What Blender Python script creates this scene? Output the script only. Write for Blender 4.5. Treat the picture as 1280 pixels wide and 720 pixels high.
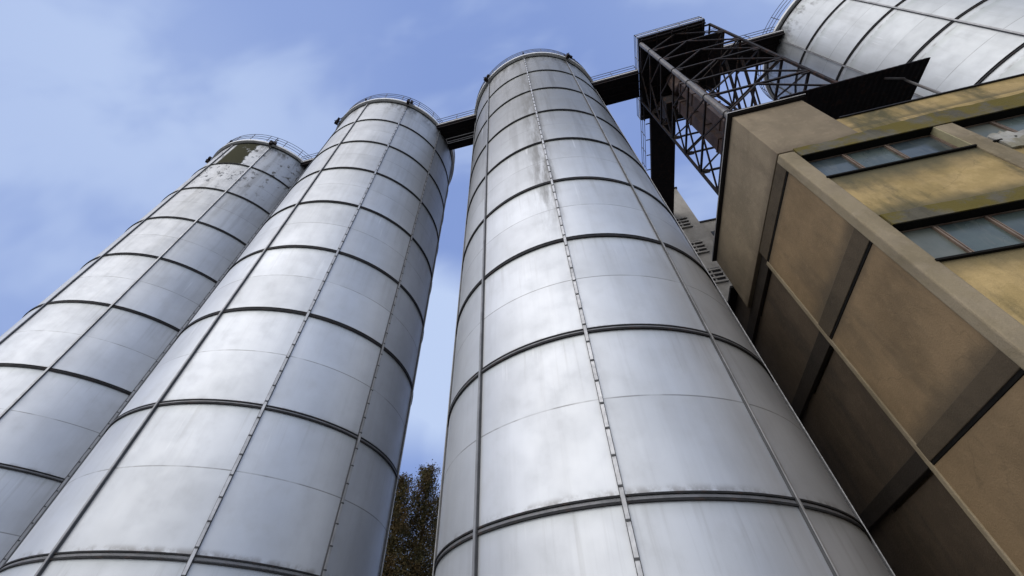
import bpy, bmesh, math, random
from mathutils import Vector, Matrix
for o in list(bpy.data.objects): bpy.data.objects.remove(o, do_unlink=True)
K = 4.0 / 3.0            # survey units -> metres (silo radius 4 m)
SC = bpy.context.scene
COL = SC.collection
rad = math.radians
random.seed(7)

# ------------------------------------------------------------------ camera
cd = bpy.data.cameras.new('camera'); cam = bpy.data.objects.new('camera', cd); COL.objects.link(cam)
SC.camera = cam
cd.sensor_width = 36; cd.lens = 501.66 / 1280 * 36
cd.shift_x = 21.44 / 1280; cd.shift_y = -32.08 / 1280
cd.clip_end = 5000; cd.clip_start = 0.05
pit, rol, yaw = rad(49.87), rad(-0.16), rad(15)
fw = Vector((0, math.cos(pit), math.sin(pit))); up = Vector((0, -math.sin(pit), math.cos(pit))); rt = Vector((1, 0, 0))
rt2 = rt * math.cos(rol) + up * math.sin(rol); up2 = -rt * math.sin(rol) + up * math.cos(rol)
M = Matrix((rt2, up2, -fw)).transposed().to_4x4()
cam.matrix_world = Matrix.Rotation(yaw, 4, 'Z') @ M

# ------------------------------------------------------------------ sky, sun, exposure
SUN_EL, SUN_A = 40.0, -30.0      # SUN_A: compass angle from the -Y axis towards +X
sd = Vector((math.sin(rad(SUN_A)) * math.cos(rad(SUN_EL)), -math.cos(rad(SUN_A)) * math.cos(rad(SUN_EL)), math.sin(rad(SUN_EL))))
W = bpy.data.worlds.new('World'); SC.world = W; W.use_nodes = True
wn, wl = W.node_tree.nodes, W.node_tree.links
for n in list(wn): wn.remove(n)
def N(tree, t, **kw):
    n = tree.nodes.new(t)
    for k, v in kw.items(): setattr(n, k, v)
    return n
WT = W.node_tree
out = N(WT, 'ShaderNodeOutputWorld'); bg = N(WT, 'ShaderNodeBackground'); bg.inputs['Strength'].default_value = 0.10
sky = N(WT, 'ShaderNodeTexSky', sky_type='NISHITA', sun_disc=False)
sky.sun_elevation = rad(SUN_EL); sky.sun_rotation = math.atan2(sd.x, sd.y)
sky.air_density = 1.3; sky.dust_density = 1.2; sky.ozone_density = 2.5
tc = N(WT, 'ShaderNodeTexCoord')
def blob(dirv, lo, hi):          # soft cloud bank around a direction of the sky
    d = N(WT, 'ShaderNodeVectorMath', operation='DOT_PRODUCT'); wl.new(tc.outputs['Generated'], d.inputs[0]); d.inputs[1].default_value = Vector(dirv).normalized()
    m = N(WT, 'ShaderNodeMapRange', interpolation_type='SMOOTHSTEP'); wl.new(d.outputs['Value'], m.inputs['Value'])
    m.inputs['From Min'].default_value = lo; m.inputs['From Max'].default_value = hi
    return m.outputs[0]
mp = N(WT, 'ShaderNodeMapping'); wl.new(tc.outputs['Generated'], mp.inputs['Vector']); mp.inputs['Scale'].default_value = (1, 1.6, 1.0); mp.inputs['Location'].default_value = (3.1, 1.7, 0.4)
nz = N(WT, 'ShaderNodeTexNoise'); nz.inputs['Scale'].default_value = 2.6; nz.inputs['Detail'].default_value = 4; nz.inputs['Roughness'].default_value = 0.5; nz.inputs['Distortion'].default_value = 0.3
wl.new(mp.outputs[0], nz.inputs['Vector'])
nr = N(WT, 'ShaderNodeMapRange', interpolation_type='SMOOTHSTEP'); wl.new(nz.outputs['Fac'], nr.inputs['Value']); nr.inputs['From Min'].default_value = 0.40; nr.inputs['From Max'].default_value = 0.62
def mth(tree, op, a, b, clamp=False):
    m = N(tree, 'ShaderNodeMath', operation=op); m.use_clamp = clamp
    for i, x in enumerate((a, b)):
        if isinstance(x, (int, float)): m.inputs[i].default_value = x
        else: tree.links.new(x, m.inputs[i])
    return m.outputs[0]
def pxdir(x, y):                  # direction of the sky above a landmark, in world axes
    v = rt2 * ((x - 618.56) / 501.66) + up2 * (-(y - 327.9) / 501.66) + fw
    return (Matrix.Rotation(yaw, 3, 'Z') @ v).normalized()
b1 = blob(pxdir(60, 170), 0.90, 0.998); b2 = blob(pxdir(530, 440), 0.965, 0.998); b3 = blob((-0.30, -0.92, 0.12), 0.40, 0.97)
b4 = blob(pxdir(300, 60), 0.93, 1.0)
cf = mth(WT, 'MULTIPLY', nr.outputs[0], 0.50)
cf = mth(WT, 'ADD', cf, mth(WT, 'MULTIPLY', b1, 0.22)); cf = mth(WT, 'ADD', cf, mth(WT, 'MULTIPLY', b2, 1.1)); cf = mth(WT, 'ADD', cf, mth(WT, 'MULTIPLY', b4, 0.12)); b5 = blob((0.85, -0.42, 0.42), 0.35, 0.98); cf = mth(WT, 'ADD', cf, mth(WT, 'MULTIPLY', b5, 0.75), True)
mx = N(WT, 'ShaderNodeMix', data_type='RGBA'); wl.new(cf, mx.inputs[0])
skb = N(WT, 'ShaderNodeMix', data_type='RGBA', blend_type='ADD'); skb.inputs[0].default_value = 1.0; skm = N(WT, 'ShaderNodeVectorMath', operation='SCALE'); wl.new(sky.outputs[0], skm.inputs[0]); skm.inputs['Scale'].default_value = 0.15; wl.new(skm.outputs[0], skb.inputs[6]); skb.inputs[7].default_value = (2.2, 3.15, 6.3, 1)
wl.new(skb.outputs[2], mx.inputs[6]); mx.inputs[7].default_value = (5.2, 6.4, 9.0, 1)
mx2 = N(WT, 'ShaderNodeMix', data_type='RGBA'); wl.new(mth(WT, 'MULTIPLY', b3, 0.8), mx2.inputs[0]); wl.new(mx.outputs[2], mx2.inputs[6]); mx2.inputs[7].default_value = (18.5, 18.5, 18.4, 1)
wl.new(mx2.outputs[2], bg.inputs['Color']); wl.new(bg.outputs[0], out.inputs[0])
sl = bpy.data.lights.new('sun', 'SUN'); so = bpy.data.objects.new('sun', sl); COL.objects.link(so)
sl.energy = 1.1; sl.angle = rad(60); sl.color = (1.0, 0.94, 0.85)
so.rotation_euler = (-sd).to_track_quat('-Z', 'Y').to_euler()
so.location = sd * 100
SC.view_settings.view_transform = 'Standard'; SC.view_settings.look = 'None'; SC.view_settings.gamma = 1.0
SC.view_settings.exposure = 0.0; SC.view_settings.use_curve_mapping = False

# ------------------------------------------------------------------ mesh helpers (survey units)
def newbm(): return bmesh.new()
def box(bm, x0, x1, y0, y1, z0, z1):
    v = [bm.verts.new((x, y, z)) for z in (z0, z1) for y in (y0, y1) for x in (x0, x1)]
    for f in ((0, 2, 3, 1), (4, 5, 7, 6), (0, 1, 5, 4), (2, 6, 7, 3), (0, 4, 6, 2), (1, 3, 7, 5)): bm.faces.new([v[i] for i in f])
def bar(bm, a, b, w, h=None, upv=(0, 0, 1)):
    a, b = Vector(a), Vector(b); h = h or w; d = (b - a).normalized(); u = Vector(upv)
    if abs(d.dot(u)) > 0.98: u = Vector((0, 1, 0))
    s = d.cross(u).normalized(); t = s.cross(d)
    v = [bm.verts.new(p + s * (i * w / 2) + t * (j * h / 2)) for p in (a, b) for i, j in ((-1, -1), (1, -1), (1, 1), (-1, 1))]
    for f in ((0, 3, 2, 1), (4, 5, 6, 7), (0, 1, 5, 4), (1, 2, 6, 5), (2, 3, 7, 6), (3, 0, 4, 7)): bm.faces.new([v[i] for i in f])
def tube(bm, pts, r, n=6, closed=False):
    pts = [Vector(p) for p in pts]; rings = []
    m = len(pts)
    for i, p in enumerate(pts):
        a = pts[(i - 1) % m] if (closed or i > 0) else p; b = pts[(i + 1) % m] if (closed or i < m - 1) else p
        d = (b - a).normalized(); u = Vector((0, 0, 1)) if abs(d.z) < 0.9 else Vector((0, 1, 0))
        s = d.cross(u).normalized(); t = s.cross(d)
        rr = r if not isinstance(r, (list, tuple)) else r[i]
        rings.append([bm.verts.new(p + (s * math.cos(2 * math.pi * k / n) + t * math.sin(2 * math.pi * k / n)) * rr) for k in range(n)])
    for i in range(m if closed else m - 1):
        A, B = rings[i], rings[(i + 1) % m]
        for k in range(n): bm.faces.new((A[k], A[(k + 1) % n], B[(k + 1) % n], B[k]))
    if not closed:
        bm.faces.new(rings[0][::-1]); bm.faces.new(rings[-1])
def ringprof(bm, cx, cy, prof, n=120, a0=0.0, a1=360.0):   # revolve (r, z) profile
    full = abs(a1 - a0 - 360) < 1e-6; cnt = n if full else n + 1; cols = []
    for i in range(cnt):
        a = rad(a0 + (a1 - a0) * i / n)
        cols.append([bm.verts.new((cx + r * math.sin(a), cy - r * math.cos(a), z)) for r, z in prof])
    m = len(prof)
    for i in range(n):
        A, B = cols[i], cols[(i + 1) % cnt]
        for k in range(m): bm.faces.new((A[k], B[k], B[(k + 1) % m], A[(k + 1) % m]))
def put(name, bm, mat, parent=None, smooth=False, base=None, bevel=0):
    bmesh.ops.recalc_face_normals(bm, faces=bm.faces)
    o_ = Vector((0, 0, 0))
    p = parent
    while p is not None: o_ += p.location; p = p.parent
    loc = Vector(base) * K if base is not None else o_.copy()
    for v in bm.verts: v.co = v.co * K - loc
    me = bpy.data.meshes.new(name); bm.to_mesh(me); bm.free()
    o = bpy.data.objects.new(name, me); COL.objects.link(o); o.location = loc - o_
    if parent is not None: o.parent = parent
    if smooth:
        for f in me.polygons: f.use_smooth = True
    me.materials.append(mat)
    if bevel:
        b = o.modifiers.new('bevel', 'BEVEL'); b.width = bevel * K; b.segments = 2; b.limit_method = 'ANGLE'
    return o
def thing(name, label, cat, loc, group=None):
    o = bpy.data.objects.new(name, None); COL.objects.link(o); o.location = Vector(loc) * K
    o['label'] = label; o['category'] = cat
    if group: o['group'] = group
    return o

# ------------------------------------------------------------------ materials
def mat(name):
    m = bpy.data.materials.new(name); m.use_nodes = True; t = m.node_tree
    b = t.nodes['Principled BSDF']; return m, t, b
def noise(t, vec, scale, detail=4, rough=0.55, sc=None, loc=None, dist=0.0):
    if sc is not None or loc is not None:
        mp = N(t, 'ShaderNodeMapping'); t.links.new(vec, mp.inputs[0]); vec = mp.outputs[0]
        if sc is not None: mp.inputs['Scale'].default_value = sc
        if loc is not None: mp.inputs['Location'].default_value = loc
    n = N(t, 'ShaderNodeTexNoise'); n.inputs['Scale'].default_value = scale; n.inputs['Detail'].default_value = detail; n.inputs['Roughness'].default_value = rough
    n.inputs['Distortion'].default_value = dist
    t.links.new(vec, n.inputs['Vector']); return n.outputs['Fac']
def rng(t, v, a, b, c=0.0, d=1.0, smooth=True):
    m = N(t, 'ShaderNodeMapRange'); m.interpolation_type = 'SMOOTHSTEP' if smooth else 'LINEAR'
    t.links.new(v, m.inputs[0])
    for i, x in zip((1, 2, 3, 4), (a, b, c, d)): m.inputs[i].default_value = x
    return m.outputs[0]
def mixc(t, f, a, b, mode='MIX'):
    m = N(t, 'ShaderNodeMix', data_type='RGBA', blend_type=mode)
    if isinstance(f, (int, float)): m.inputs[0].default_value = f
    else: t.links.new(f, m.inputs[0])
    for i, x in ((6, a), (7, b)):
        if isinstance(x, tuple): m.inputs[i].default_value = (*x, 1) if len(x) == 3 else x
        else: t.links.new(x, m.inputs[i])
    return m.outputs[2]
def objc(t): return N(t, 'ShaderNodeTexCoord').outputs['Object']
def bump(t, b, h, s, d=0.01):
    n = N(t, 'ShaderNodeBump'); n.inputs['Strength'].default_value = s; n.inputs['Distance'].default_value = d
    t.links.new(h, n.inputs['Height']); t.links.new(n.outputs[0], b.inputs['Normal'])
def metal(name, col, rough=0.5, met=0.6, var=0.35, rust=0.0):
    m, t, b = mat(name); oc = objc(t)
    n1 = noise(t, oc, 2.3, 5); n2 = noise(t, oc, 22, 3)
    c = mixc(t, rng(t, n1, 0.35, 0.7), col, tuple(x * (1 - var) for x in col))
    if rust: c = mixc(t, mth(t, 'MULTIPLY', rng(t, noise(t, oc, 6, 6, loc=(4, 1, 2)), 0.52, 0.66), rust), c, (0.10, 0.045, 0.025))
    t.links.new(c, b.inputs['Base Color']); b.inputs['Metallic'].default_value = met
    if max(col) < 0.06: b.inputs['Specular IOR Level'].default_value = 0.15
    t.links.new(rng(t, n2, 0.3, 0.7, rough - 0.08, rough + 0.12), b.inputs['Roughness'])
    return m
M_dark = metal('dark_painted_steel', (0.026, 0.021, 0.021), 0.6, 0.0, 0.3, 0.5)
M_ring = metal('stiffener_steel', (0.03, 0.03, 0.032), 0.6, 0.0, 0.3, 0.25)
M_ringdk = metal('stiffener_web_dark', (0.05, 0.05, 0.055), 0.6, 0.1, 0.3, 0.1)
M_ringmid = metal('stiffener_web', (0.20, 0.20, 0.21), 0.5, 0.3, 0.3, 0.15)
M_strip = metal('seam_cover', (0.50, 0.50, 0.51), 0.45, 0.7, 0.3, 0.1)
M_stripg = metal('seam_cover_grey', (0.33, 0.33, 0.34), 0.5, 0.5, 0.3, 0.1)
M_stripe = metal('seam_edge', (0.08, 0.08, 0.083), 0.6, 0.1, 0.3)
M_rail = metal('galvanised_rail', (0.10, 0.10, 0.12), 0.55, 0.3, 0.2)
M_galv = metal('galvanised_bright', (0.62, 0.60, 0.60), 0.6, 0.0, 0.15)
M_lip = metal('rim_gutter', (0.88, 0.87, 0.86), 0.6, 0.0, 0.12)
M_leg = metal('grey_leg_steel', (0.16, 0.15, 0.15), 0.5, 0.2, 0.35, 0.3)
M_duct = metal('rusty_duct', (0.095, 0.060, 0.048), 0.6, 0.1, 0.4, 0.6)
M_deck = metal('deck_steel', (0.018, 0.015, 0.018), 0.8, 0.0, 0.3, 0.2)
M_fascia = metal('roof_edge', (0.025, 0.022, 0.022), 0.5, 0.1, 0.2)

RINGZ = [19.5, 17.27, 15.01, 12.78, 10.575, 8.335, 6.105, 3.86, 1.6, -0.63]
def silo_mat(name, seed, dirt=0.4, chips=0.0, patch=False, upper=0.5, tint=(0.60, 0.62, 0.65), seam_dirt=0.0):
    """aluminium sheet: courses, a lap line in the middle of each course, run-off streaks, wear"""
    m, t, b = mat(name); oc = objc(t)
    s = N(t, 'ShaderNodeSeparateXYZ'); t.links.new(oc, s.inputs[0])
    z = s.outputs['Z']
    ang = mth(t, 'ARCTAN2', s.outputs['X'], mth(t, 'MULTIPLY', s.outputs['Y'], -1))   # 0 faces -Y
    an = mth(t, 'MULTIPLY', ang, 4.0)
    cv = N(t, 'ShaderNodeCombineXYZ'); t.links.new(an, cv.inputs[0]); t.links.new(z, cv.inputs[1]); cv.inputs[2].default_value = seed * 3.7
    uvv = cv.outputs[0]
    # per sheet tone
    pid = mth(t, 'FLOOR', mth(t, 'DIVIDE', ang, rad(36)), 0)
    ph = 2.232 * K
    zz = mth(t, 'DIVIDE', mth(t, 'SUBTRACT', 19.5 * K + 1.2 * K, z), ph)
    cid = mth(t, 'FLOOR', mth(t, 'MULTIPLY', mth(t, 'ADD', zz, 0.0), 2.0), 0)
    cc = N(t, 'ShaderNodeCombineXYZ'); t.links.new(pid, cc.inputs[0]); t.links.new(cid, cc.inputs[1]); cc.inputs[2].default_value = seed
    wn_ = N(t, 'ShaderNodeTexWhiteNoise'); wn_.noise_dimensions = '3D'; t.links.new(cc.outputs[0], wn_.inputs['Vector'])
    tone = rng(t, wn_.outputs['Value'], 0, 1, 0.94, 1.03, False)
    big = noise(t, uvv, 0.5, 4, 0.6); mid = noise(t, uvv, 2.2, 6, 0.65)
    c = mixc(t, rng(t, big, 0.3, 0.7), tint, tuple(x * 0.86 for x in tint))
    c = mixc(t, mth(t, 'MULTIPLY', rng(t, mid, 0.50, 0.75), 0.14), c, (0.40, 0.40, 0.39))
    tn = N(t, 'ShaderNodeVectorMath', operation='SCALE'); t.links.new(c, tn.inputs[0]); t.links.new(tone, tn.inputs['Scale']); c = tn.outputs[0]
    # run-off streaks: narrow round the silo, long down it, starting under the rings and the rim
    st = noise(t, uvv, 1.0, 5, 0.6, sc=(2.6, 0.16, 1)); st2 = noise(t, uvv, 1.0, 4, 0.6, sc=(9, 0.35, 1), loc=(9, 0, 0))
    fr = mth(t, 'FRACT', zz, 0)                              # 0 under a ring, 1 above the next
    under = rng(t, fr, 0.0, 0.6, 1.0, 0.15)
    h01 = rng(t, z, 8 * K, 20 * K, 0.0, 1.0)
    k1 = mth(t, 'MULTIPLY', rng(t, st, 0.47, 0.68), mth(t, 'ADD', mth(t, 'MULTIPLY', h01, upper), 0.10))
    c = mixc(t, mth(t, 'MULTIPLY', k1, dirt * 1.6, True), c, (0.20, 0.195, 0.185))
    top_grey = mth(t, 'MULTIPLY', rng(t, z, 8 * K, 16 * K), upper * 0.85); c = mixc(t, top_grey, c, (0.19, 0.19, 0.19))  # sheets turn greyer towards the top
    if seam_dirt:   # soot running down beside the front seam
        sa = mth(t, 'MULTIPLY', rng(t, ang, rad(-13), rad(-3)), rng(t, ang, rad(0.5), rad(3.5), 1, 0)); sh = mth(t, 'MULTIPLY', rng(t, z, 6.5 * K, 10 * K), rng(t, z, 17.5 * K, 20.5 * K, 1, 0.2))
        c = mixc(t, mth(t, 'MULTIPLY', mth(t, 'MULTIPLY', sa, sh), mth(t, 'MULTIPLY', rng(t, noise(t, uvv, 1.0, 6, 0.65, sc=(3.0, 0.5, 1), loc=(4, 4, 0)), 0.34, 0.6), seam_dirt)), c, (0.17, 0.165, 0.155))
    k2 = mth(t, 'MULTIPLY', mth(t, 'MULTIPLY', rng(t, st2, 0.52, 0.72), under), dirt * 0.5)
    c = mixc(t, k2, c, (0.26, 0.25, 0.23))
    ws = noise(t, uvv, 1.0, 3, 0.5, sc=(7, 0.5, 1), loc=(3, 5, 0))   # pale lime runs
    c = mixc(t, mth(t, 'MULTIPLY', mth(t, 'MULTIPLY', rng(t, ws, 0.66, 0.74), under), 0.5), c, (0.72, 0.73, 0.74))
    rimd = rng(t, z, 19.4 * K, 20.7 * K, 0.0, 1.0)                   # black staining just below the rim
    rn = noise(t, uvv, 1.0, 5, 0.65, sc=(2.4, 0.8, 1), loc=(1, 2, 0))
    c = mixc(t, mth(t, 'MULTIPLY', mth(t, 'MULTIPLY', rimd, rng(t, rn, 0.45, 0.6)), 0.75), c, (0.07, 0.065, 0.06))
    # lap line in the middle of each course, dirt on top of each ring
    lap = mth(t, 'ABSOLUTE', mth(t, 'SUBTRACT', fr, 0.50), 0)
    lapl = rng(t, lap, 0.0028, 0.0048, 1.0, 0.0)
    lapn = rng(t, noise(t, uvv, 1.3, 3, 0.6, loc=(0, 0, 5)), 0.35, 0.55, 0.25, 0.8)
    c = mixc(t, mth(t, 'MULTIPLY', lapl, lapn), c, (0.22, 0.22, 0.22))
    rgd = mth(t, 'MULTIPLY', rng(t, fr, 0.955, 1.0, 0, 1), rng(t, noise(t, uvv, 3, 5, 0.7), 0.42, 0.62))
    c = mixc(t, mth(t, 'MULTIPLY', rgd, 0.6), c, (0.16, 0.14, 0.12))
    rgu = rng(t, fr, 0.02, 0.12, 1, 0)
    c = mixc(t, mth(t, 'MULTIPLY', rgu, 0.30), c, (0.30, 0.33, 0.30))
    rgh = rng(t, mid, 0.3, 0.7, 0.50, 0.58)
    mets = mth(t, 'ADD', 0.64, 0.0)
    if chips:
        ch = noise(t, uvv, 2.6, 9, 0.72, sc=(1, 0.8, 1), loc=(2.2, 0, 0)); area = rng(t, noise(t, uvv, 0.55, 3, loc=(7, 3, 0)), 0.36, 0.52)
        hh = rng(t, z, 14.5 * K, 19.8 * K, 0.0, 1.0)
        cm = mth(t, 'MULTIPLY', mth(t, 'MULTIPLY', rng(t, ch, 0.56, 0.60), area), hh)
        cm = mth(t, 'MULTIPLY', cm, chips); c = mixc(t, cm, c, (0.07, 0.065, 0.055)); mets = mth(t, 'SUBTRACT', mets, cm, True)
    if patch:   # the bare brown sheet of the top course
        a_in = mth(t, 'MULTIPLY', rng(t, ang, rad(3.5), rad(6)), rng(t, mth(t, 'ADD', ang, mth(t, 'MULTIPLY', noise(t, uvv, 2.5, 7, 0.7), 0.22)), rad(31.5), rad(33), 1, 0))
        zin = mth(t, 'GREATER_THAN', z, (17.27 + 1.2) * K)
        nn = rng(t, noise(t, uvv, 1.2, 7, 0.7, loc=(5, 5, 1)), 0.34, 0.38)
        pm = mth(t, 'MULTIPLY', mth(t, 'MULTIPLY', a_in, zin), nn); c = mixc(t, pm, c, (0.075, 0.072, 0.048)); mets = mth(t, 'SUBTRACT', mets, pm, True)
    t.links.new(c, b.inputs['Base Color']); t.links.new(mets, b.inputs['Metallic'])
    t.links.new(mth(t, 'ADD', rgh, mth(t, 'MULTIPLY', mth(t, 'SUBTRACT', 0.64, mets), 0.55)), b.inputs['Roughness'])
    t.links.new(mth(t, 'MULTIPLY', mets, 0.8), b.inputs['Specular IOR Level'])
    den = noise(t, uvv, 0.9, 3, 0.5, sc=(1.1, 0.28, 1), loc=(0, 0, 9))
    hb = mth(t, 'ADD', mth(t, 'MULTIPLY', den, 1.0), mth(t, 'MULTIPLY', lapl, -0.03))
    bump(t, b, hb, 0.17, 0.06)
    return m

# ------------------------------------------------------------------ ground
m, t, b = mat('yard_gravel'); oc = objc(t)
c = mixc(t, rng(t, noise(t, oc, 0.15, 6), 0.35, 0.65), (0.20, 0.19, 0.17), (0.12, 0.12, 0.08)); c = mixc(t, mth(t, 'MULTIPLY', noise(t, oc, 30, 4), 0.5), c, (0.20, 0.19, 0.17))
t.links.new(c, b.inputs['Base Color']); b.inputs['Roughness'].default_value = 0.95; bump(t, b, noise(t, oc, 25, 4), 0.6, 0.03)
GZ = -1.2
bm = newbm(); bmesh.ops.create_grid(bm, x_segments=8, y_segments=8, size=900); 
for v in bm.verts: v.co.z = GZ
g = put('ground', bm, m); g['kind'] = 'structure'

# ------------------------------------------------------------------ silos
def make_silo(cx, cy, matw, label, brackets, clip_seams, dz=0.0):
    root = thing('silo', label, 'silo', (cx, cy, GZ), 'tall metal grain silos')
    R = 3.0; zt = 19.5 + dz
    # wall: ten slightly flattened sheets per course, so the sheets meet in a faint crease
    bm = newbm(); n = 12; cols = []
    zs = sorted({GZ + 0.25, *[z + dz for z in RINGZ if z + dz > GZ + 0.3], zt + 0.18})
    for k in range(10):
        row = []
        for i in range(n + 1):
            d = -18 + 36 * i / n
            r_fl = R * math.cos(rad(18)) / math.cos(rad(d)); r = R * 0.96 + r_fl * 0.04
            a = rad(36 * k + 18 + d)
            row.append([bm.verts.new((cx + r * math.sin(a), cy - r * math.cos(a), z)) for z in zs])
        for i in range(n):
            for j in range(len(zs) - 1): bm.faces.new((row[i][j], row[i + 1][j], row[i + 1][j + 1], row[i][j + 1]))
    w = put('wall', bm, matw, root, smooth=True)
    # roof cone
    bm = newbm(); ringprof(bm, cx, cy, [(0.05, zt + 0.95), (3.02, zt + 0.22), (3.02, zt + 0.16), (0.05, zt + 0.16)], 80)
    put('roof', bm, M_galv, root)
    bm = newbm(); ringprof(bm, cx, cy, [(2.98, zt + 0.08), (3.13, zt + 0.08), (3.13, zt + 0.20), (2.98, zt + 0.20)], 140)
    put('rim_gutter', bm, M_lip, root)
    bm = newbm(); ringprof(bm, cx, cy, [(0.0 + 0.1, GZ), (3.25, GZ), (3.25, GZ + 0.25), (0.1, GZ + 0.25)], 80)
    put('plinth', bm, M_conc, root)
    for i, z0 in enumerate(RINGZ):
        z0 += dz
        if z0 < GZ + 0.4: continue
        th = 0.030 if i == 0 else 0.043
        bm = newbm()
        ringprof(bm, cx, cy, [(2.93, z0 + th - 0.02), (3.024, z0 + th - 0.02), (3.024, z0 + th), (2.93, z0 + th)], 140)
        ringprof(bm, cx, cy, [(2.93, z0 - th), (3.024, z0 - th), (3.024, z0 - th + 0.02), (2.93, z0 - th + 0.02)], 140)
        o = put('stiffening_ring', bm, M_ring, root)
        bm = newbm(); ringprof(bm, cx, cy, [(2.93, z0 - th + 0.03), (3.009, z0 - th + 0.03), (3.009, z0 + th - 0.03), (2.93, z0 + th - 0.03)], 140)
        if i in (5, 6, 7):
            ringprof(bm, cx, cy, [(3.0, z0 - 0.010), (3.022, z0 - 0.010), (3.022, z0 + 0.010), (3.0, z0 + 0.010)], 140)
        put('web', bm, M_ringmid if i >= 7 else M_ringdk, o)
    for k in range(10):
        ad = 36 * k if k <= 5 else 36 * k - 360
        a = rad(36 * k); er = Vector((math.sin(a), -math.cos(a), 0)); et = Vector((math.cos(a), math.sin(a), 0)); c0 = Vector((cx, cy, 0))
        z0, z1 = GZ + 0.26, zt - 0.06
        clips = ad in clip_seams
        # one lofted cover strip; its bolted clips are thickenings of the same strip
        w0, tk = (0.044, 0.010) if clips else ((0.040, 0.012) if ad != 36 or cx < 0 else (0.026, 0.008))
        secs = [(z0, w0, tk, 0)]
        if clips:
            z = z0 + 0.1
            while z < z1 - 0.05:
                if min(abs(z - (r + dz)) for r in RINGZ) > 0.09:
                    secs += [(z - 0.0105, w0, tk, 0), (z - 0.010, w0 + 0.004, 0.020, 1), (z + 0.010, w0 + 0.004, 0.020, 1), (z + 0.0105, w0, tk, 0)]
                z += 0.32
        secs.append((z1, w0, tk, 0))
        bm = newbm(); P = []
        for (z, ww, tt, _) in secs:
            P.append([bm.verts.new(c0 + er * rr + et * tt2 + Vector((0, 0, z))) for rr, tt2 in ((3.034, -ww / 2), (3.036 + tt, -ww / 2), (3.036 + tt, ww / 2), (3.034, ww / 2))])
        for j in range(len(secs) - 1):
            for q in range(4):
                f = bm.faces.new((P[j][q], P[j][(q + 1) % 4], P[j + 1][(q + 1) % 4], P[j + 1][q]))
                f.material_index = 1 if secs[j][3] or secs[j + 1][3] else 0
        bm.faces.new(P[0]); bm.faces.new(P[-1][::-1])
        st = put('seam_strip', bm, M_strip if clips or ad == 36 else M_stripg, root); st.data.materials.append(M_stripe)
        for s in (-1, 1):
            bm = newbm()
            q = c0 + er * 3.010 + et * (s * (w0 / 2 + 0.004))
            bar(bm, q + Vector((0, 0, z0)), q + Vector((0, 0, z1)), 0.006, 0.048, upv=er)
            put('edge_flange', bm, M_stripe, st)
    # guard rail on the roof edge
    bm = newbm()
    for zr in (0.45, 0.68, 0.90):
        tube(bm, [(cx + 3.10 * math.sin(rad(a)), cy - 3.10 * math.cos(rad(a)), zt + zr) for a in range(0, 360, 5)], 0.013, 5, True)
    for a in range(0, 360, 15):
        p = Vector((cx + 3.10 * math.sin(rad(a)), cy - 3.10 * math.cos(rad(a)), 0))
        bar(bm, p + Vector((0, 0, zt + 0.2)), p + Vector((0, 0, zt + 0.91)), 0.022)
    put('guardrail', bm, M_rail, root)
    for a_ in brackets:
        a = rad(a_); er = Vector((math.sin(a), -math.cos(a), 0)); et = Vector((math.cos(a), math.sin(a), 0)); c = Vector((cx, cy, zt)) + er * 3.22
        small = (a_ == 0)
        s = 0.45 if small else 1.0
        bm = newbm()
        box_at(bm, c + Vector((0, 0, 0.02)), et, er, 0.13 * s, 0.16 * s, 0.24 * s)
        if not small:
            box_at(bm, c + et * 0.16 + Vector((0, 0, 0.1)), et, er, 0.12, 0.10, 0.16)
            bar(bm, c - er * 0.2 + Vector((0, 0, -0.25)), c + er * 0.12 + Vector((0, 0, 0.1)), 0.03)
            bar(bm, c - er * 0.1 + et * 0.1 + Vector((0, 0, 0.7)), c + et * 0.1, 0.03)
            bar(bm, c - er * 0.1 - et * 0.08 + Vector((0, 0, 0.35)), c + et * 0.32 + Vector((0, 0, -0.12)), 0.025)
            bar(bm, c - er * 0.12, c - er * 0.12 + Vector((0, 0, 0.9)), 0.03)
        put('bracket', bm, M_dark, root)
    return root
def box_at(bm, c, ex, ey, sx, sy, sz):
    ex, ey = Vector(ex), Vector(ey); ez = Vector((0, 0, 1))
    v = [bm.verts.new(Vector(c) + ex * (i * sx / 2) + ey * (j * sy / 2) + ez * (k * sz / 2)) for k in (-1, 1) for j in (-1, 1) for i in (-1, 1)]
    for f in ((0, 2, 3, 1), (4, 5, 7, 6), (0, 1, 5, 4), (2, 6, 7, 3), (0, 4, 6, 2), (1, 3, 7, 5)): bm.faces.new([v[i] for i in f])

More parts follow.
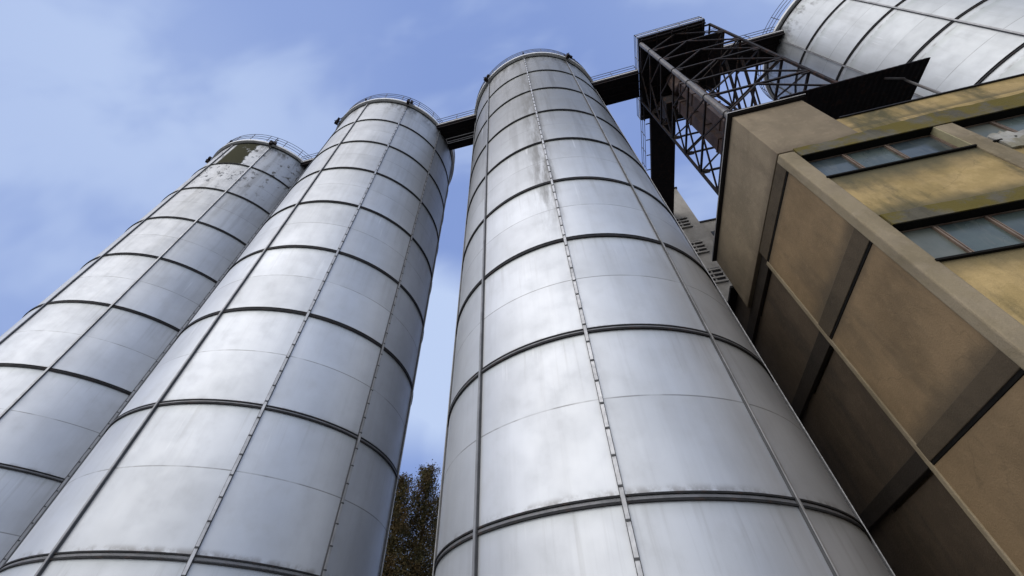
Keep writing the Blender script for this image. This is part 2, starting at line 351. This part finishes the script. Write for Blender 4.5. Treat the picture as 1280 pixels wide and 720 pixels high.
# ---- concrete and plaster
def plaster(name, base, dark, moss=0.0, stain=0.5, scale=1.0, grime=()):
    m, t, b = mat(name); oc = objc(t)
    n1 = noise(t, oc, 0.9 * scale, 6, 0.6); n2 = noise(t, oc, 1.0, 6, 0.65, sc=(1.5, 1.5, 0.4)); n3 = noise(t, oc, 7, 5, 0.6)
    c = mixc(t, rng(t, n1, 0.32, 0.68), base, tuple(x * 0.72 for x in base))
    c = mixc(t, mth(t, 'MULTIPLY', rng(t, n2, 0.45, 0.7), stain), c, dark)
    c = mixc(t, mth(t, 'MULTIPLY', rng(t, n3, 0.5, 0.75), 0.3), c, tuple(min(1, x * 1.25) for x in base))
    if moss: c = mixc(t, mth(t, 'MULTIPLY', rng(t, noise(t, oc, 2.0, 6, 0.65, loc=(3, 3, 3)), 0.42, 0.56), moss), c, (0.13, 0.10, 0.014))
    t.links.new(c, b.inputs['Base Color']); b.inputs['Roughness'].default_value = 0.9
    b.inputs['Specular IOR Level'].default_value = 0.25
    sz = N(t, 'ShaderNodeSeparateXYZ'); t.links.new(oc, sz.inputs[0]); zf = sz.outputs['Z']
    bsdf_col = c
    wob = mth(t, 'MULTIPLY', noise(t, oc, 2.2, 5, 0.6, loc=(8, 1, 4)), 0.5 * K)
    for (zl, h_, up_, amt) in grime:      # dirt settled above a ledge (up_=1) or washed down from it (up_=-1); survey heights
        d_ = mth(t, 'MULTIPLY', mth(t, 'SUBTRACT', zf, (zl + 1.2) * K), up_)
        q = mth(t, 'SUBTRACT', mth(t, 'ADD', d_, mth(t, 'MULTIPLY', wob, h_ * 2.0)), 0.25 * K * h_ * 2.0)
        mk = mth(t, 'MULTIPLY', rng(t, q, 0.0, h_ * K, 1.0, 0.0), mth(t, 'GREATER_THAN', d_, -0.02))
        bsdf_col = mixc(t, mth(t, 'MULTIPLY', mk, amt), bsdf_col, dark)
    cr = N(t, 'ShaderNodeTexVoronoi', feature='DISTANCE_TO_EDGE'); cr.inputs['Scale'].default_value = 0.55
    wv = N(t, 'ShaderNodeVectorMath', operation='MULTIPLY_ADD'); nn_ = N(t, 'ShaderNodeTexNoise'); nn_.inputs['Scale'].default_value = 2.5; nn_.inputs['Detail'].default_value = 6; t.links.new(oc, nn_.inputs['Vector'])
    t.links.new(nn_.outputs['Color'], wv.inputs[0]); wv.inputs[1].default_value = (0.5, 0.5, 0.5); t.links.new(oc, wv.inputs[2]); t.links.new(wv.outputs[0], cr.inputs['Vector'])
    ck = mth(t, 'MULTIPLY', rng(t, cr.outputs['Distance'], 0.002, 0.007, 1, 0), rng(t, noise(t, oc, 0.7, 3, loc=(1, 9, 2)), 0.5, 0.62))
    bsdf_col = mixc(t, mth(t, 'MULTIPLY', ck, 0.18), bsdf_col, tuple(x * 0.5 for x in dark))
    t.links.new(bsdf_col, b.inputs['Base Color'])
    pit_ = rng(t, noise(t, oc, 55, 3, 0.7), 0.62, 0.72)
    bump(t, b, mth(t, 'ADD', mth(t, 'ADD', n3, noise(t, oc, 40, 3)), mth(t, 'MULTIPLY', pit_, -0.6)), 0.45, 0.015)
    return m
M_conc = plaster('concrete', (0.30, 0.28, 0.25), (0.12, 0.11, 0.09))
M_pil = plaster('pilaster_concrete', (0.32, 0.26, 0.175), (0.13, 0.105, 0.07), 0.12, 0.6)
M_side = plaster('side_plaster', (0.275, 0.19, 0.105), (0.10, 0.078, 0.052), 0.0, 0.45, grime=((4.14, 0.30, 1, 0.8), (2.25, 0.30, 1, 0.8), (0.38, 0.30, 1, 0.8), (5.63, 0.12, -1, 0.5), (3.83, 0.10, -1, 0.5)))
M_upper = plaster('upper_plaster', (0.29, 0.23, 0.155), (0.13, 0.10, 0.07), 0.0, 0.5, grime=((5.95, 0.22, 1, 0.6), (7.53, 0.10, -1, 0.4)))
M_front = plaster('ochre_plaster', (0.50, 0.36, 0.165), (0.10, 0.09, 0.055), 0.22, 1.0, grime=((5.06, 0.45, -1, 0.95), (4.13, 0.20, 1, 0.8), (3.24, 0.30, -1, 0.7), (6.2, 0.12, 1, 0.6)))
M_cream = plaster('cream_plaster', (0.45, 0.40, 0.24), (0.3, 0.26, 0.16))
M_grimeshade = plaster('grimy_shaded_plaster', (0.115, 0.085, 0.058), (0.05, 0.04, 0.032), 0, 0.6)  # dark plaster beyond the rib, with part of the shade put into its colour
M_grimeshadeb = plaster('grimy_shaded_beam', (0.045, 0.035, 0.027), (0.02, 0.018, 0.015), 0, 0.6)  # rear beams: darker copy, dirt plus shade in the base colour
M_crumb = plaster('crumbling_render', (0.40, 0.39, 0.36), (0.10, 0.09, 0.05), 0.5, 0.8, 3)
M_beam = plaster('weathered_beam', (0.098, 0.074, 0.048), (0.05, 0.04, 0.028), 0.0, 0.6)
M_moss = plaster('mossy_ledge', (0.15, 0.135, 0.10), (0.05, 0.045, 0.03), 0.85, 0.7)
M_bg = plaster('pale_render', (0.36, 0.33, 0.29), (0.20, 0.18, 0.15), 0, 0.4)
M_black = metal('shadow_and_sill_black', (0.01, 0.009, 0.008), 0.9, 0)  # near-black: painted shadow under window heads and beams, also the sills
M_frame = metal('window_frame', (0.22, 0.16, 0.12), 0.6, 0.0, 0.5, 0.5)
M_glasses = []
for gi, (g1, g2, ro) in enumerate((((0.055, 0.075, 0.075), (0.085, 0.11, 0.10), 0.22), ((0.04, 0.055, 0.065), (0.07, 0.09, 0.10), 0.12), ((0.085, 0.10, 0.085), (0.13, 0.14, 0.12), 0.36))):
    m, t, b = mat('old_glass'); oc = objc(t)
    c = mixc(t, rng(t, noise(t, oc, 1.6, 4), 0.35, 0.65), g1, g2)
    c = mixc(t, mth(t, 'MULTIPLY', rng(t, noise(t, oc, 1.0, 6, 0.7, sc=(5, 5, 1.2)), 0.5, 0.7), 0.5), c, (0.15, 0.15, 0.13)); t.links.new(c, b.inputs['Base Color'])
    t.links.new(rng(t, noise(t, oc, 2, 5), 0.3, 0.7, ro - 0.05, ro + 0.12), b.inputs['Roughness']); b.inputs['Specular IOR Level'].default_value = 0.6
    bump(t, b, noise(t, oc, 2.0, 2), 0.06, 0.02)
    M_glasses.append(m)
M_bgglass = metal('dark_glass', (0.03, 0.03, 0.035), 0.3, 0)

SX = [-15.05, -7.52, 0.10, 13.78]; SY = 7.78
make_silo(SX[0], 7.86, silo_mat('silo_sheet_worn', 3, 0.55, 0.9, True, 0.45, (0.60, 0.62, 0.66)), 'weathered silo at far left, bare brown sheet and flaked paint below its rim', (-36, 0, 36), (72,), 0.0)
make_silo(SX[1], SY, silo_mat('silo_sheet_mid', 5, 0.35, 0.0, False, 0.42, (0.61, 0.63, 0.665)), 'metal silo between the weathered left silo and the nearest silo', (-36, 0, 36), (36, 72))
make_silo(SX[2], SY, silo_mat('silo_sheet_near', 9, 0.5, 0.10, False, 0.95, (0.63, 0.645, 0.67), 0.9), 'nearest metal silo, grey streaks below its rim, beside the ochre building', (-36, 0, 36), (0,))
make_silo(SX[3], 7.84, silo_mat('silo_sheet_far', 12, 0.3, 0.0, False, 0.2, (0.57, 0.59, 0.605)), 'pale silo behind the roof of the ochre building, its lower half hidden', (-36,), (), 0.28)

# ------------------------------------------------------------------ walkway bridges between the tops
def rail_run(bm, pts, zs, r=0.014, post=0.9):
    for z in zs: tube(bm, [(x, y, zz + z) for x, y, zz in pts], r, 5)
    for (a, b_) in zip(pts[:-1], pts[1:]):
        a, b_ = Vector(a), Vector(b_); L = (b_ - a).length; k = max(1, int(L / post))
        for i in range(k + 1):
            p = a.lerp(b_, i / k); bar(bm, p, p + Vector((0, 0, zs[-1])), 0.022)
def bridge_u(label, x0, x1, two=False):
    root = thing('walkway_bridge', label, 'walkway', ((x0 + x1) / 2, 7.1, 19.3), 'walkways between the silo tops')
    bm = newbm(); box(bm, x0, x1, 6.62, 7.98 if two else 7.72, 19.42, 19.52)
    y = 6.66
    while x0 < x1 and y < 7.9:
        box(bm, x0 + .01, x1 - .01, y, y + 0.03, 19.30, 19.42); y += 0.35
    put('deck', bm, M_deck, root)
    bm = newbm(); rail_run(bm, [(x0, 6.60, 19.5), (x1, 6.60, 19.5)], (0.18, 0.5, 0.8)); put('guardrail', bm, M_rail, root)
    bm = newbm(); box(bm, x0, x1, 6.585, 6.615, 19.50, 19.60); put('kick_board', bm, M_galv, root)
    if two:
        bm = newbm()
        for yy, zz in ((7.30, 19.26), (7.44, 19.24), (7.52, 19.22)): tube(bm, [(x0 + .35, yy, zz), (x1, yy, zz)], 0.016, 6)
        tube(bm, [(x0 + .35, 7.30, 19.26), (x0 + .35, 7.52, 19.22)], 0.014, 6)
        put('conduit', bm, M_galv, root)
    return root
bridge_u('short dark walkway joining the tops of the two leftmost silos', -12.55, -10.0)
bridge_u('dark walkway with pale pipes under it between the middle silo and the nearest silo', -4.80, -2.62, True)
bridge_u('dark walkway from the top of the nearest silo to the steel tower', 2.78, 4.98)
bridge_u('dark walkway from the steel tower to the silo behind the roof', 8.60, 11.05)
root = thing('walkway_bridge', 'long dark bridge running back from the steel tower to the pale concrete building', 'walkway', (6, 12, 19.3))
bm = newbm(); box(bm, 5.44, 6.62, 8.95, 15.0, 19.35, 19.55); put('deck', bm, M_deck, root)
bm = newbm(); rail_run(bm, [(5.22, 9.0, 19.5), (5.22, 14.4, 19.5)], (0.1, 0.45, 0.8), 0.016, 0.8)
for i in range(7): bar(bm, (5.22, 9.2 + i * .85, 19.42), (5.5, 9.2 + i * .85, 19.42), 0.04)
put('guardrail', bm, M_rail, root)

# ------------------------------------------------------------------ steel elevator tower
T = thing('steel_tower', 'dark steel lattice tower with a railed platform on top, behind the ochre building', 'tower', (6.5, 6.75, 7.7))
X0, X1, Y0, Y1 = 5.08, 7.9, 5.47, 8.03
ZN = [8.15, 9.55, 10.95, 12.35, 13.75, 15.15, 16.55, 17.95, 19.30]
bm = newbm()
for i in range(len(ZN) - 1):
    tube(bm, [(X0, Y0, ZN[i] + 0.05), (X0, Y0, ZN[i + 1] - 0.05)], 0.085, 10)
tube(bm, [(X0, Y0, 7.6), (X0, Y0, 19.3)], 0.06, 8)
put('leg', bm, M_leg, T)
for x, y in ((X0, Y1), (X1, Y0), (X1, Y1)):
    bm = newbm(); bar(bm, (x, y, 7.6), (x, y, 19.35), 0.075); put('leg', bm, M_dark, T)
faces = [((X0, Y0), (X1, Y0)), ((X0, Y0), (X0, Y1)), ((X0, Y1), (X1, Y1)), ((X1, Y0), (X1, Y1))]
for (a, c_) in faces:
    a = Vector((*a, 0)); c_ = Vector((*c_, 0)); mdl = (a + c_) / 2
    for i, z in enumerate(ZN):
        bm = newbm(); Z = Vector((0, 0, z)); bar(bm, a + Z, c_ + Z, 0.055, 0.07); put('horizontal_beam', bm, M_dark, T)
        if i:
            lo = Vector((0, 0, ZN[i - 1])); bm = newbm()
            bar(bm, mdl + Z, a + lo, 0.045); bar(bm, mdl + Z, c_ + lo, 0.045); put('brace', bm, M_dark, T)
for (x, y, sx, sy) in ((X0, Y0, 1, 1), (X0, Y1, 1, -1), (X1, Y0, -1, 1)):
    for z in ZN[1:-1]:
        bm = newbm(); box(bm, x + min(0, sx * .26), x + max(0, sx * .26), y - 0.012, y + 0.012, z - 0.13, z + 0.11); put('gusset_plate', bm, M_dark, T)
for i in range(2, len(ZN) - 1, 2):   # plan bracing
    bm = newbm(); z = ZN[i] + 0.05; bar(bm, (X0, Y0, z), (X1, Y1, z), 0.04); bar(bm, (X0, Y1, z + .05), (X1, Y0, z + .05), 0.04); put('plan_brace', bm, M_dark, T)
bm = newbm()   # platform
box(bm, 5.02, 7.75, 5.27, 8.95, 19.42, 19.55); box(bm, 7.75, 8.56, 5.92, 8.30, 19.42, 19.552)
y = 5.35
while y < 8.9: box(bm, 5.05, 7.74, y, y + 0.05, 19.30, 19.42); y += 0.42
x = 5.1
while x < 7.7: box(bm, x, x + 0.05, 5.29, 8.93, 19.22, 19.298); x += 0.62
put('platform', bm, M_deck, T)
bm = newbm(); box(bm, 5.6, 7.6, 5.9, 8.6, 19.56, 21.2); put('machine_house', bm, M_dark, T)
bm = newbm(); rail_run(bm, [(5.02, 8.95, 19.5), (5.02, 5.27, 19.5), (7.75, 5.27, 19.5), (7.75, 5.92, 19.5), (8.56, 5.92, 19.5)], (0.2, 0.42, 0.62), 0.014)
put('guardrail', bm, M_rail, T)
bm = newbm(); box(bm, 4.985, 5.01, 5.25, 8.95, 19.56, 19.63); box(bm, 4.985, 7.76, 5.235, 5.262, 19.56, 19.62); box(bm, 4.985, 7.76, 5.22, 5.24, 19.80, 19.84); put('kick_board', bm, M_galv, T)
for (x, y, w_, d_) in ((5.28, 5.95, 0.42, 0.36), (5.28, 6.60, 0.40, 0.42)):   # elevator trunks
    bm = newbm(); box(bm, x, x + w_, y, y + d_, 7.6, 15.2); z = 8.4
    while z < 15: box(bm, x - .025, x + w_ + .025, y - .025, y + d_ + .025, z, z + 0.07); z += 1.1
    put('elevator_trunk', bm, M_duct, T)
bm = newbm(); tube(bm, [(5.5, 6.1, 15.2), (6.0, 7.0, 17.2), (6.4, 7.3, 19.3)], 0.26, 10); tube(bm, [(5.5, 6.8, 15.2), (5.7, 7.9, 17.4), (5.9, 8.4, 19.3)], 0.22, 10)
put('chute', bm, M_duct, T)
bm = newbm(); box(bm, 6.2, 6.75, 6.9, 7.35, 12.6, 13.1); put('drive_unit', bm, M_dark, T)
bm = newbm(); box(bm, 5.3, 6.3, 7.2, 8.0, 16.6, 17.3); put('drive_unit', bm, M_dark, T)
bm = newbm(); box(bm, 5.9, 7.86, 6.85, 7.45, 12.42, 12.47); put('landing', bm, M_dark, T)
for (a_, b_) in (((7.3, 8.0, 12.4), (7.3, 5.6, 15.1)), ((6.8, 8.0, 12.4), (6.8, 5.6, 15.1)), ((7.3, 5.6, 9.6), (7.3, 8.0, 12.4)), ((6.8, 5.6, 9.6), (6.8, 8.0, 12.4))):
    bm = newbm(); bar(bm, a_, b_, 0.04, 0.13); put('stair_stringer', bm, M_dark, T)

# ------------------------------------------------------------------ ochre building
B = thing('ochre_building', 'ochre plastered industrial building with mossy ledges and ribbon windows, at the right', 'building', (5.5, 5.2, GZ))
UL, VF, VB, UR = 3.60, 3.85, 7.50, 9.6
# core walls (recessed behind the frame)
rc = 0.06
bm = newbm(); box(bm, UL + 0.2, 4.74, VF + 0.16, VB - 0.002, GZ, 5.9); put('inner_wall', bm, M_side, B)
bm = newbm(); box(bm, UL, 4.80, VF, VB, 5.95, 7.53); put('upper_wall', bm, M_upper, B, bevel=0.01)
bm = newbm(); box(bm, UL - 0.075, 4.86, VF - 0.08, VB + 0.03, 7.55, 7.60); box(bm, UL - 0.055, 4.84, VF - 0.06, VB, 7.53, 7.55); put('roof', bm, M_fascia, B)
bm = newbm(); tube(bm, [(UL - 0.075, VB, 7.565), (UL - 0.078, VF - 0.082, 7.565), (4.86, VF - 0.082, 7.565)], 0.012, 6); put('roof_trim', bm, M_galv, B)
bm = newbm(); box(bm, 4.80, UR, VF + 0.01, VF + 0.7, 6.02, 6.58); put('parapet_wall', bm, M_front, B)
bm = newbm(); box(bm, 4.86, UR, VF - 0.02, VF + 0.75, 6.58, 6.60); put('low_roof', bm, M_fascia, B)
# side (left) face: columns, beams, panels
bm = newbm(); box(bm, UL, 3.83, VF, 4.00, GZ, 5.93); put('corner_pilaster', bm, M_pil, B, bevel=0.02)
bm = newbm(); box(bm, UL + 0.01, UL + 0.12, 5.90, 5.98, GZ, 5.66); put('rib', bm, M_pil, B, bevel=0.01)
BZ = [(5.67, 5.945), (3.87, 4.14), (2.05, 2.25), (0.15, 0.38)]
for (a, c_) in BZ:
    bm = newbm(); box(bm, UL + 0.012, UL + 0.15, 4.00, 5.90, a, c_); put('side_beam', bm, M_beam, B, bevel=0.008); bm = newbm(); box(bm, UL + 0.07, UL + 0.15, 5.98, 9.58, a, c_); put('side_beam', bm, M_grimeshadeb, B, bevel=0.008)
    bm = newbm(); box(bm, UL + 0.022, UL + 0.12, 4.00, 5.90, a - 0.035, a - 0.001); put('drip_gap_shade', bm, M_black, B)  # solid black strip painting the shadow line of the gap under the beam
prev = 5.67
for z1, z0 in ((5.63, 4.14), (3.83, 2.25), (2.01, 0.38), (0.11, GZ)):
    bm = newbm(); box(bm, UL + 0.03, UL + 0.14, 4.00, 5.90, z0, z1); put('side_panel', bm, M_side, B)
    bm = newbm(); box(bm, UL + 0.13, UL + 0.2, 5.98, VB - 0.001, z0, z1); put('side_panel', bm, M_grimeshade, B)
# lower annex carrying on behind
bm = newbm(); box(bm, UL + 0.13, 4.7, VB + 0.002, 9.6, GZ, 6.62); put('annex_wall', bm, M_grimeshade, B)
bm = newbm(); box(bm, UL - 0.04, 4.75, VB + 0.04, 9.65, 6.62, 6.68); put('annex_roof', bm, M_fascia, B)
# front face
d = 0.13
def window(x0, x1, z0, z1, mull):
    fr = newbm()
    yf = VF + d
    box(fr, x0, x1, yf - 0.02, yf + 0.03, z0, z0 + 0.03); box(fr, x0, x1, yf - 0.004, yf + 0.03, z1 - 0.02, z1)
    for xx in [x0 + 0.015] + mull + [x1 - 0.015]:
        box(fr, xx - 0.010, xx + 0.010, yf - 0.018, yf + 0.028, z0 + 0.03, z1 - 0.03)
    for xx in mull: box(fr, xx + 0.03, xx + 0.042, yf - 0.01, yf + 0.028, z0 + 0.03, z1 - 0.03)
    w = put('window', fr, M_frame, B)
    xs = [x0] + mull + [x1]
    for a, c_ in zip(xs[:-1], xs[1:]):
        bm = newbm(); v = [bm.verts.new(p) for p in ((a + .005, yf + 0.01, z0 + .005), (c_ - .005, yf + 0.01, z0 + .005), (c_ - .005, yf + 0.012, z1 - .005), (a + .005, yf + 0.012, z1 - .005))]
        bm.faces.new(v); put('pane', bm, M_glasses[random.randrange(3)], w)
    bm = newbm(); box(bm, x0, x1, VF + 0.004, yf - 0.006, z1 - 0.006, z1 - 0.001); put('head_shadow_strip', bm, M_black, w)  # black strip standing in for the deep shadow below the window head
    bm = newbm(); box(bm, x1 - 0.014, x1 - 0.001, VF + 0.004, yf - 0.022, z0, z1 - 0.008); put('reveal', bm, M_cream, w)
    bm = newbm(); box(bm, x0 - 0.03, x1 + 0.0, VF - 0.02, yf, z0 - 0.03, z0 - 0.004); put('sill', bm, M_black, w)
    return w
WZ = [(5.09, 5.74), (3.27, 3.90), (1.35, 2.0)]
bays = [(3.83, 5.60), (5.83, 7.60), (7.83, 9.6)]
for bi, (a, c_) in enumerate(bays):
    st = 0.5
    for (z0, z1) in WZ:
        mull = [a + 0.50, a + 1.0, a + 1.5] if bi else ([4.41, 4.98] if z0 > 5 else [4.27, 4.80, 5.33])
        window(a, c_, z0, z1, mull)
    zt_ = 5.06
    for (z0, z1) in ((4.13, 5.06), (2.25, 3.24), (0.38, 1.32)):
        bm = newbm(); box(bm, a, c_, VF + 0.02, VF + 0.3, z0, z1); put('front_panel', bm, M_front, B)
for (x0, x1) in ((5.60, 5.83), (7.60, 7.83)):
    bm = newbm(); box(bm, x0, x1, VF, VF + 0.3, GZ, 5.74); put('pilaster', bm, M_pil, B, bevel=0.012)
for i, (z0, z1) in enumerate(((5.742, 6.0), (3.902, 4.128), (2.01, 2.248))):
    # ledge with crumbling, mossy upper edge
    bm = newbm(); n = 90; rnd = random.Random(i + 3); x0, x1 = 3.835, UR; h = 0; F = []
    for k in range(n + 1):
        x = x0 + (x1 - x0) * k / n; h = h * 0.8 + rnd.uniform(-0.012, 0.012) * (1 if i == 0 else 0.4)
        grow = (0.09 * min(1, max(0, (x - 4.5) / 1.0)) if i == 0 else 0)
        yy = VF - 0.012 + 0.0
        F.append([bm.verts.new(p) for p in ((x, yy, z0), (x, VF + 0.3, z0), (x, VF + 0.3, z1 + grow + h), (x, yy - 0.0 + 0.0, z1 + grow + h - 0.02), (x, yy, z0 + 0.08))])
    for k in range(n):
        for q in range(5): bm.faces.new((F[k][q], F[k + 1][q], F[k + 1][(q + 1) % 5], F[k][(q + 1) % 5]))
    bm.faces.new(F[0]); bm.faces.new(F[-1][::-1])
    put('ledge', bm, M_moss if i < 2 else M_pil, B)
bm = newbm(); box(bm, 4.742, UR, VF + 0.32, VF + 0.7, GZ, 6.02); put('inner_wall', bm, M_side, B)
bm = newbm(); rnd = random.Random(5); n = 60; F = []   # broken render on the sill of the second bay
for k in range(n + 1):
    x = 5.85 + 1.75 * k / n; e = [rnd.uniform(-0.03, 0.03) for _ in range(5)]; tp = 5.20 + 0.05 * math.sin(k * .35) + e[0]
    F.append([bm.verts.new(p) for p in ((x, VF + 0.12, 4.86), (x, VF - 0.01 + e[1] * .4, 4.86 + e[2]), (x, VF - 0.03 + e[3] * .5, 5.02 + e[4] * .5), (x, VF - 0.01 + e[2] * .5, tp), (x, VF + 0.12, tp + 0.03))])
for k in range(n):
    for q in range(5): bm.faces.new((F[k][q], F[k + 1][q], F[k + 1][(q + 1) % 5], F[k][(q + 1) % 5]))
bm.faces.new(F[0]); bm.faces.new(F[-1][::-1]); put('broken_sill', bm, M_crumb, B)
# dark corrugated canopy over the low roof
bm = newbm(); n = 120; u0, u1 = 4.98, 7.66; A = []
for k in range(n + 1):
    x = u0 + (u1 - u0) * k / n; zc = 0.004 * math.sin(k * 1.3)
    ff = (k / n)
    A.append([bm.verts.new(p) for p in ((x, 4.18 - 0.06 * ff, 8.50 + zc), (x, 5.6, 8.62 + zc), (x, 5.6, 8.65 + zc), (x, 4.18 - 0.06 * ff, 8.53 + zc))])
for k in range(n):
    for q in range(4): bm.faces.new((A[k][q], A[k + 1][q], A[k + 1][(q + 1) % 4], A[k][(q + 1) % 4]))
bm.faces.new(A[0]); bm.faces.new(A[-1][::-1])
cn = put('canopy', bm, M_deck, B)
bm = newbm(); tube(bm, [(6.9, 4.30, 8.46), (7.26, 4.40, 8.46), (7.30, 4.44, 8.40), (7.33, 4.46, 6.6)], 0.024, 8); put('support_pole', bm, M_leg, cn)
bm = newbm(); bar(bm, (5.05, 4.6, 6.6), (5.05, 4.6, 8.5), 0.07); put('support_post', bm, M_dark, cn)

# ------------------------------------------------------------------ pale concrete building behind
G = thing('concrete_building', 'tall pale concrete building with small barred windows, between the nearest silo and the ochre building', 'building', (4, 18, GZ))
bm = newbm(); box(bm, -1.0, 7.60, 15.0, 21.0, GZ, 21.9); put('wall', bm, M_bg, G)
bm = newbm(); box(bm, -1.06, 7.66, 14.94, 21.06, 21.9, 22.0); put('roof', bm, M_fascia, G)
bm = newbm(); box(bm, 7.602, 12.0, 15.3, 21.0, GZ, 18.5); put('lower_wall', bm, M_bg, G)
bm = newbm(); box(bm, 7.61, 12.05, 15.24, 21.05, 18.5, 18.6); put('lower_roof', bm, M_fascia, G)
for zt_ in (18.97, 16.76, 14.6, 12.45, 10.3, 8.15):
    for xa, xb in ((6.25, 7.13), (4.6, 5.48), (2.9, 3.8)):
        bm = newbm(); box(bm, xa, xb, 14.985, 15.0 - 0.001, zt_ - 1.03, zt_); w = put('window', bm, M_bgglass, G)
        bm = newbm()
        for k in range(4): zz = zt_ - 0.27 * k - 0.10; box(bm, xa - 0.02, xb + 0.02, 14.90, 14.984, zz - 0.12, zz - 0.02)
        for k in range(3): xx = xa + (xb - xa) * k / 2; box(bm, xx - 0.025, xx + 0.025, 14.92, 14.975, zt_ - 1.03, zt_)
        put('frame', bm, M_bg, w)
for zt_ in (17.6, 15.4, 13.2):
    bm = newbm(); box(bm, 7.95, 9.6, 15.285, 15.299, zt_ - 0.35, zt_); put('window', bm, M_bgglass, G)

# ------------------------------------------------------------------ trees
m, t, b = mat('autumn_leaves'); oc = objc(t)
c = mixc(t, rng(t, noise(t, oc, 1.2, 4), 0.35, 0.65), (0.15, 0.088, 0.022), (0.085, 0.085, 0.022)); c = mixc(t, mth(t, 'MULTIPLY', noise(t, oc, 14, 2), 0.5), c, (0.15, 0.09, 0.03))
t.links.new(c, b.inputs['Base Color']); b.inputs['Roughness'].default_value = 0.8; M_leaf = m
M_bark = metal('bark', (0.06, 0.045, 0.035), 0.9, 0, 0.4)
def tree(x, y, h, seed, label, spread=1.0):
    rnd = random.Random(seed); root = thing('tree', label, 'tree', (x, y, GZ), 'autumn trees between the silos')
    bm = newbm(); tube(bm, [(x, y, GZ), (x + .05, y, GZ + h * .5), (x, y + .05, GZ + h * .97)], [0.26, 0.14, 0.02], 8)
    lf = newbm()
    nb = 130
    for i in range(nb):
        f = 0.16 + 0.83 * (i / nb); z = GZ + h * f; L = spread * (0.35 + 2.3 * (1 - f) ** 0.75) * rnd.uniform(0.6, 1.15); a = i * 2.4 + rnd.uniform(-.4, .4)
        dv = Vector((math.cos(a), math.sin(a), rnd.uniform(0.25, 0.7))); p0 = Vector((x, y, z)); p1 = p0 + dv.normalized() * L
        tube(bm, [p0, p0.lerp(p1, .5) + Vector((0, 0, .06)), p1], [0.045 * (1.2 - f), 0.025 * (1.2 - f), 0.006], 4)
        for j in range(int(190 + 360 * (1 - f))):
            q = p0.lerp(p1, rnd.uniform(0.12, 1.06)) + Vector((rnd.gauss(0, .20), rnd.gauss(0, .20), rnd.gauss(0, .22))) * (0.5 + 0.5 * L / 2)
            s = rnd.uniform(0.03, 0.065); n1 = Vector((rnd.gauss(0, 1), rnd.gauss(0, 1), rnd.gauss(0, 1))).normalized(); n2 = n1.orthogonal().normalized(); n3 = n1.cross(n2)
            lf.faces.new([lf.verts.new(q + n2 * s), lf.verts.new(q + n3 * s * .6), lf.verts.new(q - n2 * s), lf.verts.new(q - n3 * s * .6)])
    put('trunk', bm, M_bark, root); put('crown', lf, M_leaf, root)
def atdir(az, dist): return dist * math.sin(rad(az)), dist * math.cos(rad(az))
for az, el, dist, seed, lab in ((-24.1, 22.6, 26, 1, 'taller brown tree in the gap between the silos, right of its neighbour'),
                                (-27.4, 21.3, 25, 2, 'olive brown tree in the gap between the silos, against the middle silo'),
                                (-21.5, 19.5, 29, 3, 'tree mostly hidden behind the left edge of the nearest silo')):
    x, y = atdir(az, dist); tree(x, y, dist * math.tan(rad(el)) + 1.2, seed, lab, 1.15)
